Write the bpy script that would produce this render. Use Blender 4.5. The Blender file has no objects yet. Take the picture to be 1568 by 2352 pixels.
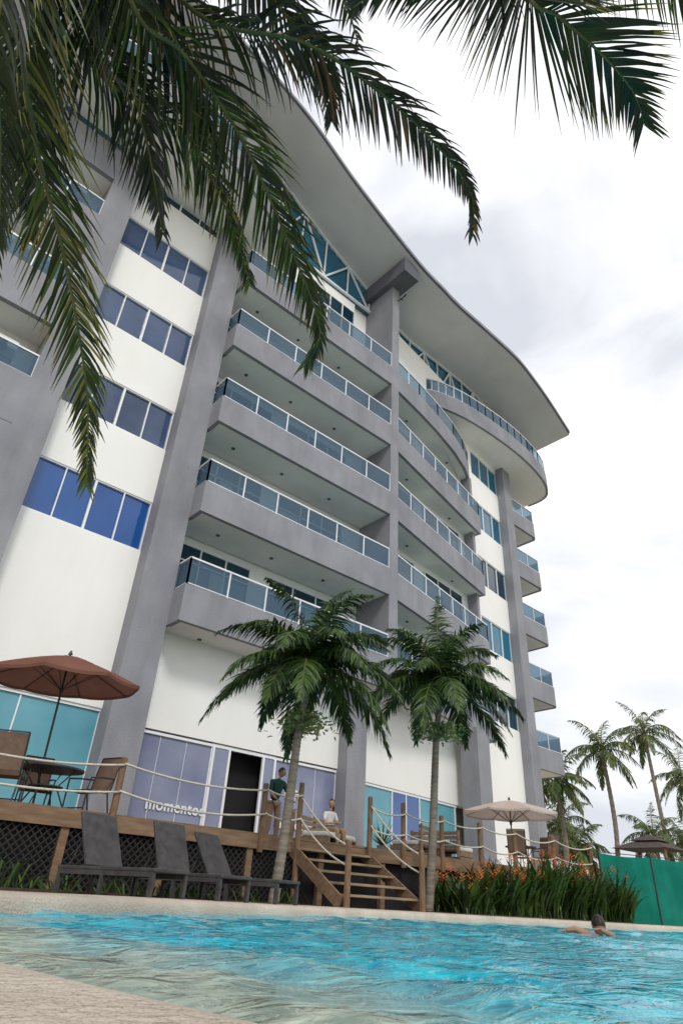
import bpy, math, random, bmesh
from mathutils import Vector, Matrix
random.seed(7)
S=bpy.context.scene
COL=S.collection
V=Vector
# ---------------------------------------------------------------- materials
def newmat(name):
    m=bpy.data.materials.new(name); m.use_nodes=True
    nt=m.node_tree; b=nt.nodes['Principled BSDF']; return m,nt,b
def mat(name,c,c2=None,scale=3.0,rough=.8,bump=0.,bscale=None,spec=.3,metal=0.,stretch=(1,1,1),detail=6.,lo=.35,hi=.7,streak=0.,trans=0.):
    m,nt,b=newmat(name); N=nt.nodes; L=nt.links
    b.inputs['Roughness'].default_value=rough
    b.inputs['Specular IOR Level'].default_value=spec
    b.inputs['Metallic'].default_value=metal
    tc=N.new('ShaderNodeTexCoord'); mp=N.new('ShaderNodeMapping'); mp.inputs['Scale'].default_value=stretch
    L.new(tc.outputs['Object'],mp.inputs[0])
    if c2 is None: c2=tuple(x*.85 for x in c)
    n=N.new('ShaderNodeTexNoise'); n.inputs['Scale'].default_value=scale; n.inputs['Detail'].default_value=detail
    L.new(mp.outputs[0],n.inputs[0])
    r=N.new('ShaderNodeValToRGB'); r.color_ramp.elements[0].position=lo; r.color_ramp.elements[1].position=hi
    r.color_ramp.elements[0].color=(*c,1); r.color_ramp.elements[1].color=(*c2,1)
    L.new(n.outputs[0],r.inputs[0]); cur=r.outputs[0]
    if streak>0:
        m2=N.new('ShaderNodeMapping'); m2.inputs['Scale'].default_value=(1.6,1.6,.35); L.new(tc.outputs['Object'],m2.inputs[0])
        n3=N.new('ShaderNodeTexNoise'); n3.inputs['Scale'].default_value=1.1; n3.inputs['Detail'].default_value=9; n3.inputs['Roughness'].default_value=.6; L.new(m2.outputs[0],n3.inputs[0])
        r3=N.new('ShaderNodeValToRGB'); r3.color_ramp.elements[0].position=.3; r3.color_ramp.elements[1].position=.6
        k=1-streak; r3.color_ramp.elements[0].color=(k,k,k*.98,1); r3.color_ramp.elements[1].color=(1,1,1,1); L.new(n3.outputs[0],r3.inputs[0])
        mm=N.new('ShaderNodeMixRGB'); mm.blend_type='MULTIPLY'; mm.inputs[0].default_value=1; L.new(cur,mm.inputs[1]); L.new(r3.outputs[0],mm.inputs[2]); cur=mm.outputs[0]
    L.new(cur,b.inputs['Base Color'])
    if bump>0:
        n2=N.new('ShaderNodeTexNoise'); n2.inputs['Scale'].default_value=bscale or scale*8; n2.inputs['Detail'].default_value=4
        L.new(mp.outputs[0],n2.inputs[0])
        bp=N.new('ShaderNodeBump'); bp.inputs['Strength'].default_value=bump; bp.inputs['Distance'].default_value=.02
        L.new(n2.outputs[0],bp.inputs['Height']); L.new(bp.outputs[0],b.inputs['Normal'])
    if trans>0:
        t=N.new('ShaderNodeBsdfTranslucent'); L.new(cur,t.inputs[0]); mx=N.new('ShaderNodeMixShader'); mx.inputs[0].default_value=trans
        L.new(b.outputs[0],mx.inputs[1]); L.new(t.outputs[0],mx.inputs[2]); L.new(mx.outputs[0],N['Material Output'].inputs[0])
    return m
M={}
M['gray']=mat('gray_stucco',(.295,.297,.322),(.235,.237,.26),.6,.9,.7,25,.2,streak=.16)
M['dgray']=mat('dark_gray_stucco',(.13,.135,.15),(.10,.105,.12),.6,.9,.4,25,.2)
M['white']=mat('white_render',(.86,.85,.82),(.82,.81,.775),.35,.85,.3,30,.2,streak=.03)
M['soffit']=mat('soffit_paint',(.85,.83,.79),(.78,.76,.73),.4,.9,.3,20,.1,streak=.04)
M['roofu']=mat('roof_underside',(.64,.635,.625),(.57,.565,.56),.5,.85,.8,14,.2)
M['fascia']=mat('roof_fascia',(.20,.205,.22),(.15,.155,.17),.8,.6,.1)
M['frame']=mat('white_aluminium',(.80,.81,.82),(.75,.76,.78),2,.4,0,None,.5)
M['rail']=mat('railing_metal',(.74,.76,.78),(.66,.68,.71),2,.35,0,None,.5,.2)
def glass(name,c,c2,rough=.05,scale=.35,spec=.8):
    return mat(name,c,c2,scale,rough,0,None,spec,0,(1,1,1),3,.3,.75)
M['gblue']=glass('window_glass_blue',(.003,.05,.21),(.006,.10,.36))
M['gskyrefl']=glass('window_glass_sky_reflection',(.015,.035,.09),(.08,.13,.24))  # paler mottled blue paints the sky's reflection into the glass colour
M['gdark']=glass('window_glass_dark',(.003,.022,.045),(.006,.048,.075))
M['gteal']=glass('window_glass_teal',(.004,.09,.16),(.008,.16,.26))
M['teal']=mat('frosted_teal_glass',(.09,.30,.38),(.16,.40,.47),.5,.25,0,None,.5)
M['violet']=mat('frosted_violet_glass',(.13,.15,.27),(.29,.32,.42),.45,.2,0,None,.6)
M['dark']=mat('painted_shade',(.012,.012,.014),(.02,.018,.018),1,.9)  # near-black colour painted in for the shade in the doorway and below the deck
def railglass():
    m,nt,b=newmat('balcony_glass'); N=nt.nodes;L=nt.links
    b.inputs['Base Color'].default_value=(.07,.135,.20,1); b.inputs['Roughness'].default_value=.04; b.inputs['Specular IOR Level'].default_value=.9
    t=N.new('ShaderNodeBsdfTransparent'); t.inputs[0].default_value=(.60,.74,.82,1)
    mx=N.new('ShaderNodeMixShader'); mx.inputs[0].default_value=.42
    L.new(t.outputs[0],mx.inputs[1]); L.new(b.outputs[0],mx.inputs[2]); L.new(mx.outputs[0],N['Material Output'].inputs[0]); return m
M['rglass']=railglass()
M['wood']=mat('weathered_wood',(.17,.105,.065),(.27,.18,.11),2,.8,.5,20,.2,stretch=(1,6,6))
M['woodl']=mat('pale_timber',(.34,.245,.16),(.18,.125,.085),2,.8,.5,20,.2,stretch=(1,6,6))
M['post']=mat('post_wood',(.16,.09,.05),(.25,.16,.10),4,.85,.6,20,.2,stretch=(5,5,1))
M['rope']=mat('rope',(.66,.61,.52),(.5,.45,.37),20,.9,.8,60,.1)
M['rattan']=mat('dark_rattan',(.075,.07,.07),(.04,.037,.037),8,.6,.8,80,.3)
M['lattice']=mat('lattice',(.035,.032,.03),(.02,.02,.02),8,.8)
M['metal']=mat('dark_metal',(.03,.028,.027),(.02,.02,.02),4,.45,0,None,.5)
M['mesh']=mat('brown_sling_fabric',(.20,.14,.10),(.15,.10,.075),8,.85,.4,80,.1)
M['terra']=mat('terracotta_canvas',(.235,.108,.08),(.19,.085,.062),1.5,.9,.3,40,.1,trans=.25)
M['beigec']=mat('beige_canvas',(.68,.56,.50),(.61,.50,.44),1.5,.9,.3,40,.1,trans=.3)
T_=.28
M['lf1']=mat('leaf_dark',(.020,.036,.011),(.036,.06,.016),2,.42,0,None,.4,trans=T_)
M['lf2']=mat('leaf_mid',(.048,.105,.016),(.09,.155,.028),2,.42,0,None,.4,trans=T_)
M['lf3']=mat('leaf_yellow',(.18,.18,.035),(.26,.23,.055),3,.5,0,None,.4,trans=T_)
M['lf4']=mat('leaf_bluegreen',(.013,.025,.019),(.027,.043,.029),2,.38,0,None,.45,trans=.15)
M['lf5']=mat('leaf_brown',(.12,.075,.03),(.17,.11,.05),3,.7,0,None,.2)
M['stem']=mat('frond_stem',(.08,.10,.035),(.15,.14,.05),5,.5,0,None,.4)
M['trunk']=mat('palm_trunk',(.25,.215,.175),(.13,.11,.085),3,.9,.7,12,.1,stretch=(1,1,5))
M['shaft']=mat('palm_crownshaft',(.16,.20,.08),(.10,.14,.05),3,.6,.1)
M['orange']=mat('orange_flower',(.62,.10,.02),(.5,.16,.04),8,.6)
M['paleleaf']=mat('pale_leaf',(.17,.24,.07),(.30,.34,.16),6,.6,trans=.2)
M['greenmesh']=mat('green_shade_net',(.0,.15,.105),(.01,.22,.16),1.2,.8,.6,60,.2,streak=.2)
M['skin']=mat('skin',(.36,.19,.12),(.32,.16,.1),6,.55)
M['skin2']=mat('skin_light',(.5,.3,.2),(.45,.26,.17),6,.55)
M['hair']=mat('hair',(.015,.01,.008),(.03,.02,.015),20,.5)
M['hairb']=mat('brown_hair',(.09,.04,.02),(.06,.03,.015),20,.5)
M['gshirt']=mat('green_shirt',(.015,.06,.05),(.01,.04,.035),6,.9)
M['khaki']=mat('khaki_trousers',(.33,.22,.13),(.27,.18,.11),6,.9)
M['wshirt']=mat('white_shirt',(.75,.74,.72),(.65,.64,.62),6,.9)
M['cushion']=mat('white_cushion',(.7,.7,.68),(.6,.6,.58),3,.9,.3)
M['thatch']=mat('dark_roof_tiles',(.06,.045,.04),(.09,.07,.06),5,.9,.5)
M['letter']=mat('white_lettering',(.78,.8,.81),(.72,.74,.76),4,.6)
M['pooltile']=mat('pool_plaster',(.35,.55,.55),(.3,.5,.5),2,.8)
M['acw']=mat('ac_casing',(.65,.65,.62),(.55,.55,.53),4,.6)
M['curtain']=mat('curtain',(.5,.5,.47),(.38,.38,.36),6,.9,0,None,.1,stretch=(6,6,.2))
def coping():
    m=mat('coping_stone',(.50,.43,.35),(.62,.55,.46),2.2,.85,1.0,45,.2); nt=m.node_tree;N=nt.nodes;L=nt.links
    b=N['Principled BSDF']; old=b.inputs['Base Color'].links[0].from_socket
    n=N.new('ShaderNodeTexNoise'); n.inputs['Scale'].default_value=220; n.inputs['Detail'].default_value=2
    tc=N.new('ShaderNodeTexCoord'); L.new(tc.outputs['Object'],n.inputs[0])
    r=N.new('ShaderNodeValToRGB'); r.color_ramp.elements[0].position=.36; r.color_ramp.elements[1].position=.46
    r.color_ramp.elements[0].color=(.3,.25,.2,1); r.color_ramp.elements[1].color=(1,1,1,1)
    L.new(n.outputs[0],r.inputs[0]); mx=N.new('ShaderNodeMixRGB'); mx.blend_type='MULTIPLY'; mx.inputs[0].default_value=.6
    L.new(old,mx.inputs[1]); L.new(r.outputs[0],mx.inputs[2]); L.new(mx.outputs[0],b.inputs['Base Color']); return m
M['coping']=coping()
M['ground']=mat('bounce_paving_and_sand',(.30,.27,.21),(.40,.36,.29),.6,.95,1.,30,.1)  # made pale to bounce extra light up onto the soffits
def water():
    m,nt,b=newmat('pool_water'); N=nt.nodes;L=nt.links
    b.inputs['Roughness'].default_value=.03; b.inputs['IOR'].default_value=1.33; b.inputs['Specular IOR Level'].default_value=.30
    tc=N.new('ShaderNodeTexCoord')
    sep=N.new('ShaderNodeSeparateXYZ'); L.new(tc.outputs['Object'],sep.inputs[0])
    n=N.new('ShaderNodeTexNoise'); n.inputs['Scale'].default_value=1.3; n.inputs['Detail'].default_value=5; n.inputs['Distortion'].default_value=.6
    L.new(tc.outputs['Object'],n.inputs[0])
    ma=N.new('ShaderNodeMath'); ma.operation='MULTIPLY_ADD'; ma.inputs[1].default_value=1.2; L.new(n.outputs[0],ma.inputs[0]); L.new(sep.outputs[0],ma.inputs[2])
    mr=N.new('ShaderNodeMapRange'); mr.inputs['From Min'].default_value=1.75; mr.inputs['From Max'].default_value=2.6
    L.new(ma.outputs[0],mr.inputs[0])
    n3=N.new('ShaderNodeTexNoise'); n3.inputs['Scale'].default_value=3.5; n3.inputs['Detail'].default_value=4; n3.inputs['Distortion'].default_value=1.3
    mp=N.new('ShaderNodeMapping'); mp.inputs['Scale'].default_value=(1,1.6,1); mp.inputs['Rotation'].default_value=(0,0,.7)
    L.new(tc.outputs['Object'],mp.inputs[0]); L.new(mp.outputs[0],n3.inputs[0])
    def ramp(c1,c2,a=.36,bb=.66):
        r=N.new('ShaderNodeValToRGB'); r.color_ramp.elements[0].position=a; r.color_ramp.elements[1].position=bb
        r.color_ramp.elements[0].color=(*c1,1); r.color_ramp.elements[1].color=(*c2,1); L.new(n3.outputs[0],r.inputs[0]); return r
    sh=ramp((.22,.28,.23),(.44,.50,.41)); dp=ramp((.0,.24,.36),(.015,.52,.63))  # refraction-like light and dark mottling painted into the opaque water colour
    mx=N.new('ShaderNodeMixRGB'); L.new(mr.outputs[0],mx.inputs[0]); L.new(sh.outputs[0],mx.inputs[1]); L.new(dp.outputs[0],mx.inputs[2])
    L.new(mx.outputs[0],b.inputs['Base Color'])
    w1=N.new('ShaderNodeTexNoise'); w1.inputs['Scale'].default_value=7; w1.inputs['Detail'].default_value=3; w1.inputs['Distortion'].default_value=.8
    L.new(mp.outputs[0],w1.inputs[0])
    bp=N.new('ShaderNodeBump'); bp.inputs['Strength'].default_value=.7; bp.inputs['Distance'].default_value=.04
    L.new(w1.outputs[0],bp.inputs['Height']); L.new(bp.outputs[0],b.inputs['Normal'])
    return m
M['water']=water()
# ---------------------------------------------------------------- mesh builder
class MB:
    def __init__(s): s.v=[];s.f=[];s.mi=[]
    def quad(s,*p,m=0):
        i=len(s.v); s.v+= [tuple(q) for q in p]; s.f.append(tuple(range(i,i+len(p)))); s.mi.append(m)
    def box(s,x0,x1,y0,y1,z0,z1,m=0,R=None):
        P=[(x0,y0,z0),(x1,y0,z0),(x1,y1,z0),(x0,y1,z0),(x0,y0,z1),(x1,y0,z1),(x1,y1,z1),(x0,y1,z1)]
        if R is not None: P=[tuple(R@V(p)) for p in P]
        i=len(s.v); s.v+=P
        for f in ((0,3,2,1),(4,5,6,7),(0,1,5,4),(1,2,6,5),(2,3,7,6),(3,0,4,7)):
            s.f.append(tuple(i+k for k in f)); s.mi.append(m)
    def beam(s,a,b,w,h,m=0,up=V((0,0,1))):
        a=V(a);b=V(b);d=(b-a).normalized(); sd=d.cross(up)
        if sd.length<1e-3: sd=V((1,0,0))
        sd.normalize(); u=sd.cross(d).normalized()
        i=len(s.v)
        for p in (a,b):
            for sx,sz in ((-1,-1),(1,-1),(1,1),(-1,1)): s.v.append(tuple(p+sd*w/2*sx+u*h/2*sz))
        for f in ((0,1,2,3),(7,6,5,4),(0,4,5,1),(1,5,6,2),(2,6,7,3),(3,7,4,0)):
            s.f.append(tuple(i+k for k in f)); s.mi.append(m)
    def prism(s,poly,z0,z1,m=0):
        n=len(poly); i=len(s.v)
        s.v+=[(p[0],p[1],z0) for p in poly]+[(p[0],p[1],z1) for p in poly]
        s.f.append(tuple(i+k for k in reversed(range(n)))); s.f.append(tuple(i+n+k for k in range(n)))
        s.mi+= [m,m]
        for k in range(n):
            s.f.append((i+k,i+(k+1)%n,i+n+(k+1)%n,i+n+k)); s.mi.append(m)
    def tube(s,pts,rad,n=8,m=0,cap=True):
        pts=[V(p) for p in pts]; base=len(s.v); K=len(pts)
        if not hasattr(rad,'__len__'): rad=[rad]*K
        ref=V((0.31,.17,.93)).normalized()
        for k,p in enumerate(pts):
            d=(pts[min(k+1,K-1)]-pts[max(k-1,0)])
            if d.length<1e-6: d=V((0,0,1))
            d.normalize()
            a=d.cross(ref); 
            if a.length<.05: a=d.cross(V((1,0,0)))
            a.normalize(); b=d.cross(a)
            for j in range(n):
                t=2*math.pi*j/n; s.v.append(tuple(p+(a*math.cos(t)+b*math.sin(t))*rad[k]))
        for k in range(K-1):
            for j in range(n):
                a=base+k*n+j; b=base+k*n+(j+1)%n
                s.f.append((a,b,b+n,a+n)); s.mi.append(m)
        if cap:
            s.f.append(tuple(base+j for j in reversed(range(n)))); s.mi.append(m)
            s.f.append(tuple(base+(K-1)*n+j for j in range(n))); s.mi.append(m)
    def obj(s,name,mats,parent=None,smooth=False,bevel=0):
        me=bpy.data.meshes.new(name); me.from_pydata(s.v,[],s.f)
        if not isinstance(mats,(list,tuple)): mats=[mats]
        for m in mats: me.materials.append(M[m])
        for p,mi in zip(me.polygons,s.mi): p.material_index=mi; p.use_smooth=smooth
        me.update()
        o=bpy.data.objects.new(name,me); COL.objects.link(o)
        if parent: o.parent=parent
        if bevel:
            b=o.modifiers.new('b','BEVEL'); b.width=bevel; b.segments=2; b.limit_method='ANGLE'
        return o
def empty(name,loc=(0,0,0)):
    o=bpy.data.objects.new(name,None); COL.objects.link(o); o.location=loc; o.empty_display_size=.3; return o
def offset(path,d):
    out=[];n=len(path)
    for i in range(n):
        p=V(path[i][:2])
        dirs=[]
        if i>0: dirs.append((p-V(path[i-1][:2])).normalized())
        if i<n-1: dirs.append((V(path[i+1][:2])-p).normalized())
        ns=[V((-q.y,q.x)) for q in dirs]
        if len(ns)==1: nn=ns[0]; k=1
        else:
            nn=(ns[0]+ns[1]).normalized(); k=1/max(.3,nn.dot(ns[0]))
        out.append(tuple(p+nn*d*k))
    return out
def lerp(a,b,t): return a+(b-a)*t
def interp(tab,x):
    if x<=tab[0][0]: return tab[0][1]
    for (a,ya),(b,yb) in zip(tab,tab[1:]):
        if x<=b:
            return lerp(ya,yb,(x-a)/(b-a))
    return tab[-1][1]
def catmull(P,sub=8,closed=False):
    P=[V(p) for p in P]; n=len(P); out=[]
    rng=range(n) if closed else range(n-1)
    for i in rng:
        p0=P[(i-1)%n] if closed or i>0 else P[0]; p1=P[i]; p2=P[(i+1)%n]; p3=P[(i+2)%n] if closed or i+2<n else P[-1]
        for k in range(sub):
            t=k/sub
            out.append(.5*((2*p1)+(-p0+p2)*t+(2*p0-5*p1+4*p2-p3)*t*t+(-p0+3*p1-3*p2+p3)*t**3))
    if not closed: out.append(P[-1])
    return out
# ================================================================ BUILDING
B=empty('apartment_building')
gray=MB(); white=MB(); sof=MB(); rail=MB(); rgl=MB(); frame=MB(); dk=MB(); lights=MB(); cur=MB()
gl={k:MB() for k in ('gblue','gskyrefl','gdark','gteal','teal','violet')}
TH=math.radians(8)
def wallY(x): return 18.4 if x<17.4 else 18.7+(x-17.4)*math.tan(TH)
RZ=lambda x: interp(rooftab,x)
rt=[(-12,33.4),(-6,35.2),(-1,36.2),(1.9,36.5),(4.9,36.5),(9,35.6),(13,33.4),(17.5,31.5),(19.8,31.0),(21.7,31.1),(24,31.6),(26.4,32.1),(28.5,32.5),(30.2,32.6),(33.4,32.1),(36.9,31.0)]
rooftab=[(p.x,p.y) for p in catmull([(a,b,0) for a,b in rt],8)]
yf=lambda x: 15.6 if x<20 else 15.6+(x-20)*.112
roof=MB(); xs=[-12+48.9*i/120 for i in range(121)]
for a,b in zip(xs,xs[1:]):
    za,zb=RZ(a),RZ(b); T=.42; ya,yb=yf(a),yf(b); YB=32
    roof.quad((a,ya,za),(a,YB,za),(b,YB,zb),(b,yb,zb),m=0)
    roof.quad((a,ya-.12,za+T),(b,yb-.12,zb+T),(b,YB,zb+T),(a,YB,za+T),m=1)
    roof.quad((a,ya,za),(b,yb,zb),(b,yb,zb+T*.45),(a,ya,za+T*.45),m=1)
    roof.quad((a,ya-.12,za+T*.45),(b,yb-.12,zb+T*.45),(b,yb-.12,zb+T),(a,ya-.12,za+T),m=2)
    roof.quad((a,ya,za+T*.45),(b,yb,zb+T*.45),(b,yb-.12,zb+T*.45),(a,ya-.12,za+T*.45),m=1)
for x in (xs[0],xs[-1]):
    roof.quad((x,yf(x)-.12,RZ(x)+T),(x,YB,RZ(x)+T),(x,YB,RZ(x)),(x,yf(x),RZ(x)),m=1)
roof.obj('wave_roof',['roofu','fascia','gray'],B)
core=MB()
core.box(-11,17.3,19.2,30,-.05,30.5); core.prism([(17.3,19.5),(33,21.7),(33,30),(17.3,30)],-.05,30.4)
core.box(33.02,36.2,22.6,30,-.05,29.8)
core.obj('building_core',['white'],B)
rows=[(9.5,11.4,'gblue'),(13.65,15.45,'gskyrefl'),(17.8,19.6,'gskyrefl'),(21.9,23.7,'gskyrefl'),(26.0,28.0,'gdark')]
rgb=random.Random(5)
def window(x0,x1,z0,z1,y,kind,n,fr=.05):
    w=(x1-x0)/n
    for i in range(n):
        tl=rgb.uniform(-.018,.018); xa=x0+i*w; xb=xa+w
        gl[kind].quad((xa,y+.11-tl,z0),(xb,y+.11+tl,z0),(xb,y+.11+tl*.4,z1),(xa,y+.11-tl*.6,z1))
    for i in range(n+1):
        xx=min(max(x0+i*w,x0+fr/2),x1-fr/2); fw=fr*(1.5 if i==n//2 else .8); frame.box(xx-fw/2,xx+fw/2,y+.03,y+.13,z0+fr,z1-fr)
    frame.box(x0,x1,y+.03,y+.13,z0,z0+fr); frame.box(x0,x1,y+.03,y+.13,z1-fr,z1)
zz=4.4
for z0,z1,k in rows:
    white.box(3.12,7.08,18.4,18.9,zz,z0); window(3.12,7.08,z0,z1,18.4,k,4); zz=z1
white.box(3.12,7.08,18.4,18.9,zz,29.5)
def shop(x0,x1,z1,y,kind,divs,z0=1.15):
    gl[kind].box(x0,x1,y+.1,y+.14,z0,z1)
    for i in range(divs+1):
        xx=lerp(x0,x1,i/divs); frame.box(xx-.02,xx+.02,y+.07,y+.12,z0,z1-.08)
    frame.box(x0,x1,y+.04,y+.12,z1-.08,z1)
shop(-4,7.08,4.4,18.4,'teal',5)
for a in [x*.5 for x in range(-20,35)]:
    z1=min(RZ(a),RZ(a+.5))-.03
    gl['gdark' if a<11 else 'gteal'].box(a,a+.5,19.0,19.06,29.6,z1)
def truss(x0,x1,step,zb,y):
    x=x0;up=True
    while x<x1-.1:
        xb=min(x+step,x1); yy=y(x);yb=y(xb)
        za,zc=(zb,RZ(xb)-.15) if up else (RZ(x)-.15,zb)
        frame.beam((x,yy,za),(xb,yb,zc),.1,.1); frame.beam((xb,yb,zb),(xb,yb,RZ(xb)-.1),.08,.08)
        frame.beam((x,yy,RZ(x)-.12),(xb,yb,RZ(xb)-.12),.12,.14)
        x=xb;up=not up
    frame.beam((x0,y(x0),zb),(x1,y(x1),zb),.14,.14)
truss(3.2,17.3,1.75,29.75,lambda x:18.9)
wl=lambda x: wallY(x)+.35
truss(18.2,31.6,1.6,28.9,lambda x:wl(x)-.12)
x=17.9
while x<36:
    b=min(x+.5,36); gl['gteal'].prism([(x,wl(x)),(b,wl(b)),(b,wl(b)+.05),(x,wl(x)+.05)],28.8,min(RZ(x),RZ(b))-.03); x=b
gray.box(7.08,8.2,17.75,19.1,-.05,35.2)
gray.box(2.1,3.12,17.75,19.1,4.4,RZ(2.6)-.02)
gray.box(16.15,17.1,17.9,18.9,-.05,7.1)
gray.box(17.3,17.82,17.02,19.4,7.12,RZ(17.5)-.03)
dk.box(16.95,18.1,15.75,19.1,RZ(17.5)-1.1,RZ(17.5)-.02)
Rz=lambda ang,c: Matrix.Translation(c)@Matrix.Rotation(ang,4,'Z')
gray.box(0,1.1,0,.9,0,7.3,R=Rz(TH,V((24.5,18.35,-.05))))
gray.box(0,1.05,0,1.2,0,31.6,R=Rz(TH,V((31.55,20.15,-.05))))
white.box(8.2,16.15,18.4,18.9,4.15,7.3); white.box(17.1,17.4,18.4,18.9,4.0,7.3)
shop(8.2,10.9,4.1,18.4,'violet',1); shop(13.4,16.15,4.1,18.4,'violet',1)
for xx in (9.1,10.0,14.2,15.2): frame.box(xx-.006,xx+.006,18.485,18.499,1.15,4.02)
dkr=MB(); dkr.box(10.9,13.4,19.0,19.1,1.15,4.1); dkr.obj('doorway_shade_sheet',['dark'],B)  # near-black sheet stands in for the unlit room behind the door
frame.box(10.9,13.4,18.45,18.55,4.02,4.12)
for xx in (10.95,11.55,12.9,13.38): frame.box(xx-.04,xx+.04,18.42,18.5,1.15,4.02)
gl['violet'].box(10.98,11.5,18.46,18.48,1.2,4.0)
gl['violet'].box(12.94,13.34,18.46,18.48,1.2,4.0)
def wing(o,x0,x1,z0,z1,d0=0.,d1=.4):
    y=lambda x:wallY(max(x,17.41))
    o.prism([(x0,y(x0)+d0),(x1,y(x1)+d0),(x1,y(x1)+d1),(x0,y(x0)+d1)],z0,z1)
wing(white,17.42,28,4.0,30.0)
wing(gl['teal'],17.42,24.5,1.15,4.0,.08,.12)
wing(gl['gblue'],19.7,21.6,1.15,3.9,.05,.07)
for xx in (17.5,19.7,20.65,21.6,24.4): wing(frame,xx-.03,xx+.03,1.15,3.9,.03,.08)
wing(frame,17.42,24.5,3.9,3.99,.03,.1); wing(white,25.6,28,-.05,3.99); wing(white,28.001,31.6,-.05,4.2)
wing(dk,29.3,29.6,4.3,4.55,-.12,-.01)
zz=4.2
for k,kind in zip(range(6),('gdark','gteal','gdark','gteal','gteal','gdark')):
    z0=8.75+3.93*k-.15; z1=z0+1.85
    wing(white,28.001,31.7,zz+.002,z0); wing(gl[kind],28,31.7,z0,z1,.1,.14)
    for xx in (28.05,29.2,30.4,31.5): wing(frame,xx-.04,xx+.04,z0,z1,.04,.12)
    wing(frame,28,31.7,z0,z0+.05,.035,.12); wing(frame,28,31.7,z1-.05,z1,.035,.12)
    zz=z1
wing(white,28.001,31.7,zz,30)
def railing(path,z0,z1,step=1.45):
    for (a,b) in zip(path,path[1:]):
        a=V((*a[:2],0));b=V((*b[:2],0)); Ln=(b-a).length; n=max(1,round(Ln/step)); d=(b-a)/n
        rail.beam((a.x,a.y,z1),(b.x,b.y,z1),.07,.06)
        rail.beam((a.x,a.y,z0+.06),(b.x,b.y,z0+.06),.03,.03)
        rgl.beam((a.x,a.y,(z0+z1)/2),(b.x,b.y,(z0+z1)/2),.012,(z1-z0)-.12)
        for i in range(n+1):
            if Ln<step*.6 and i==0: continue
            p=a+d*i; rail.beam((p.x,p.y,z0-.02),(p.x,p.y,z1),.055,.05,up=V((0,1,0)))
def balcony(path,inner,z,h=1.22,rh=.95,lightxy=(),glassstep=1.45):
    off=offset(path,.16)
    gray.prism([p[:2] for p in path]+list(reversed(off)),z,z+h)
    sof.prism(list(off)+list(inner),z+.03,z+.28)
    railing(offset(path,.06),z+h,z+h+rh,glassstep)
    for (x,y) in lightxy:
        lights.tube([(x,y,z+.032),(x,y,z+.0)],.075,10)
Zs=[7.1+3.93*k for k in range(5)]
for k,z in enumerate(Zs):
    balcony([(8.2,17.76),(8.2,17.0),(17.29,17.0)],[(17.29,19.2),(8.2,19.2)],z,lightxy=[(9.6,18.1),(12,18.1),(14.6,18.1)])
    zt=z+3.93
    for (a,b) in ((8.45,11.7),(12.6,16.2)):
        if k<4:
            gl['gdark'].box(a,b,19.02,19.06,z+.3,zt-.25); n=3
            for i in range(n+1):
                xx=lerp(a,b,i/n); frame.box(xx-.03,xx+.03,18.97,19.05,z+.3,zt-.32)
            frame.box(a,b,18.97,19.05,zt-.32,zt-.25)
            frame.box(a,b,18.97,19.05,zt-.95,zt-.9)
            c0=rgb.uniform(a+.1,b-1.2); cur.box(c0,c0+rgb.uniform(.5,1.1),19.0,19.015,z+.4,zt-1.0)
    white.box(11.7,12.6,19.0,19.3,z+.3,zt); white.box(16.2,17.29,19.0,19.3,z+.3,zt)
    white.box(8.2,8.45,19.0,19.3,z+.3,zt)
    if k<4:
        white.box(8.45,11.7,19.0,19.3,zt-.25,zt); white.box(12.6,16.2,19.0,19.3,zt-.25,zt)
white.box(8.45,11.7,19.0,19.3,26.7,29.6)
white.box(12.6,16.2,19.0,19.3,28.9,29.6)
gl['gdark'].box(12.6,16.2,19.04,19.08,23.2,28.9)
for i in range(5): frame.box(12.6+.9*i-.03,12.6+.9*i+.03,18.98,19.06,23.2,28.9)
c12,s12=math.cos(math.radians(12.5)),math.sin(math.radians(12.5))
for k,z in enumerate(Zs):
    p0=(17.83,17.1); 
    if k<4: pth=[p0,(p0[0]+9.5*c12,p0[1]+9.5*s12),(27.0,20.2)]
    else: pth=[p0]+[tuple(p) [:2] for p in ((20,17.45),(22,17.85),(24,18.35),(25.6,18.9),(26.8,19.5))]+[(27.3,20.3)]
    balcony(pth,[(pth[-1][0],20.4),(17.83,18.9)],z,lightxy=[(20,18.5),(24.5,19.4)])
    zt=z+3.93
    wing(gl['gdark'],18.3,21.2,z+.3,zt-.3,-.06,-.02); wing(gl['gdark'],22.2,25.8,z+.3,zt-.3,-.06,-.02)
    for xx in (18.3,19.7,21.2,22.2,23.4,24.6,25.8): wing(frame,xx-.03,xx+.03,z+.3,zt-.3,-.1,-.03)
    if k<4: gray.prism([(26.55,19.35),(26.85,19.42),(26.85,20.4),(26.55,20.4)],z+.3,zt+.02)
arc=[tuple(p)[:2] for p in catmull([(22.6,19.6,0),(23.6,19.05,0),(25.4,18.6,0),(27.6,18.4,0),(30,18.35,0),(32.5,18.5,0),(35,18.95,0),(36.6,19.7,0),(37.1,20.6,0),(37.1,21.7,0)],3)]
balcony(arc,[(36.9,22.7),(31,21.2),(22.7,19.8)],26.5,1.2,.95,glassstep=1.2)
arc2=[tuple(p)[:2] for p in catmull([(-4,16.6,0),(-1,15.4,0),(2,14.9,0),(5,15.0,0),(8,15.9,0),(10,16.9,0),(10.9,17.9,0),(11.0,18.9,0)],3)]
balcony(arc2,[(10.9,19.1),(-4,19.1)],26.5,1.2,.95,glassstep=1.4)
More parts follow.
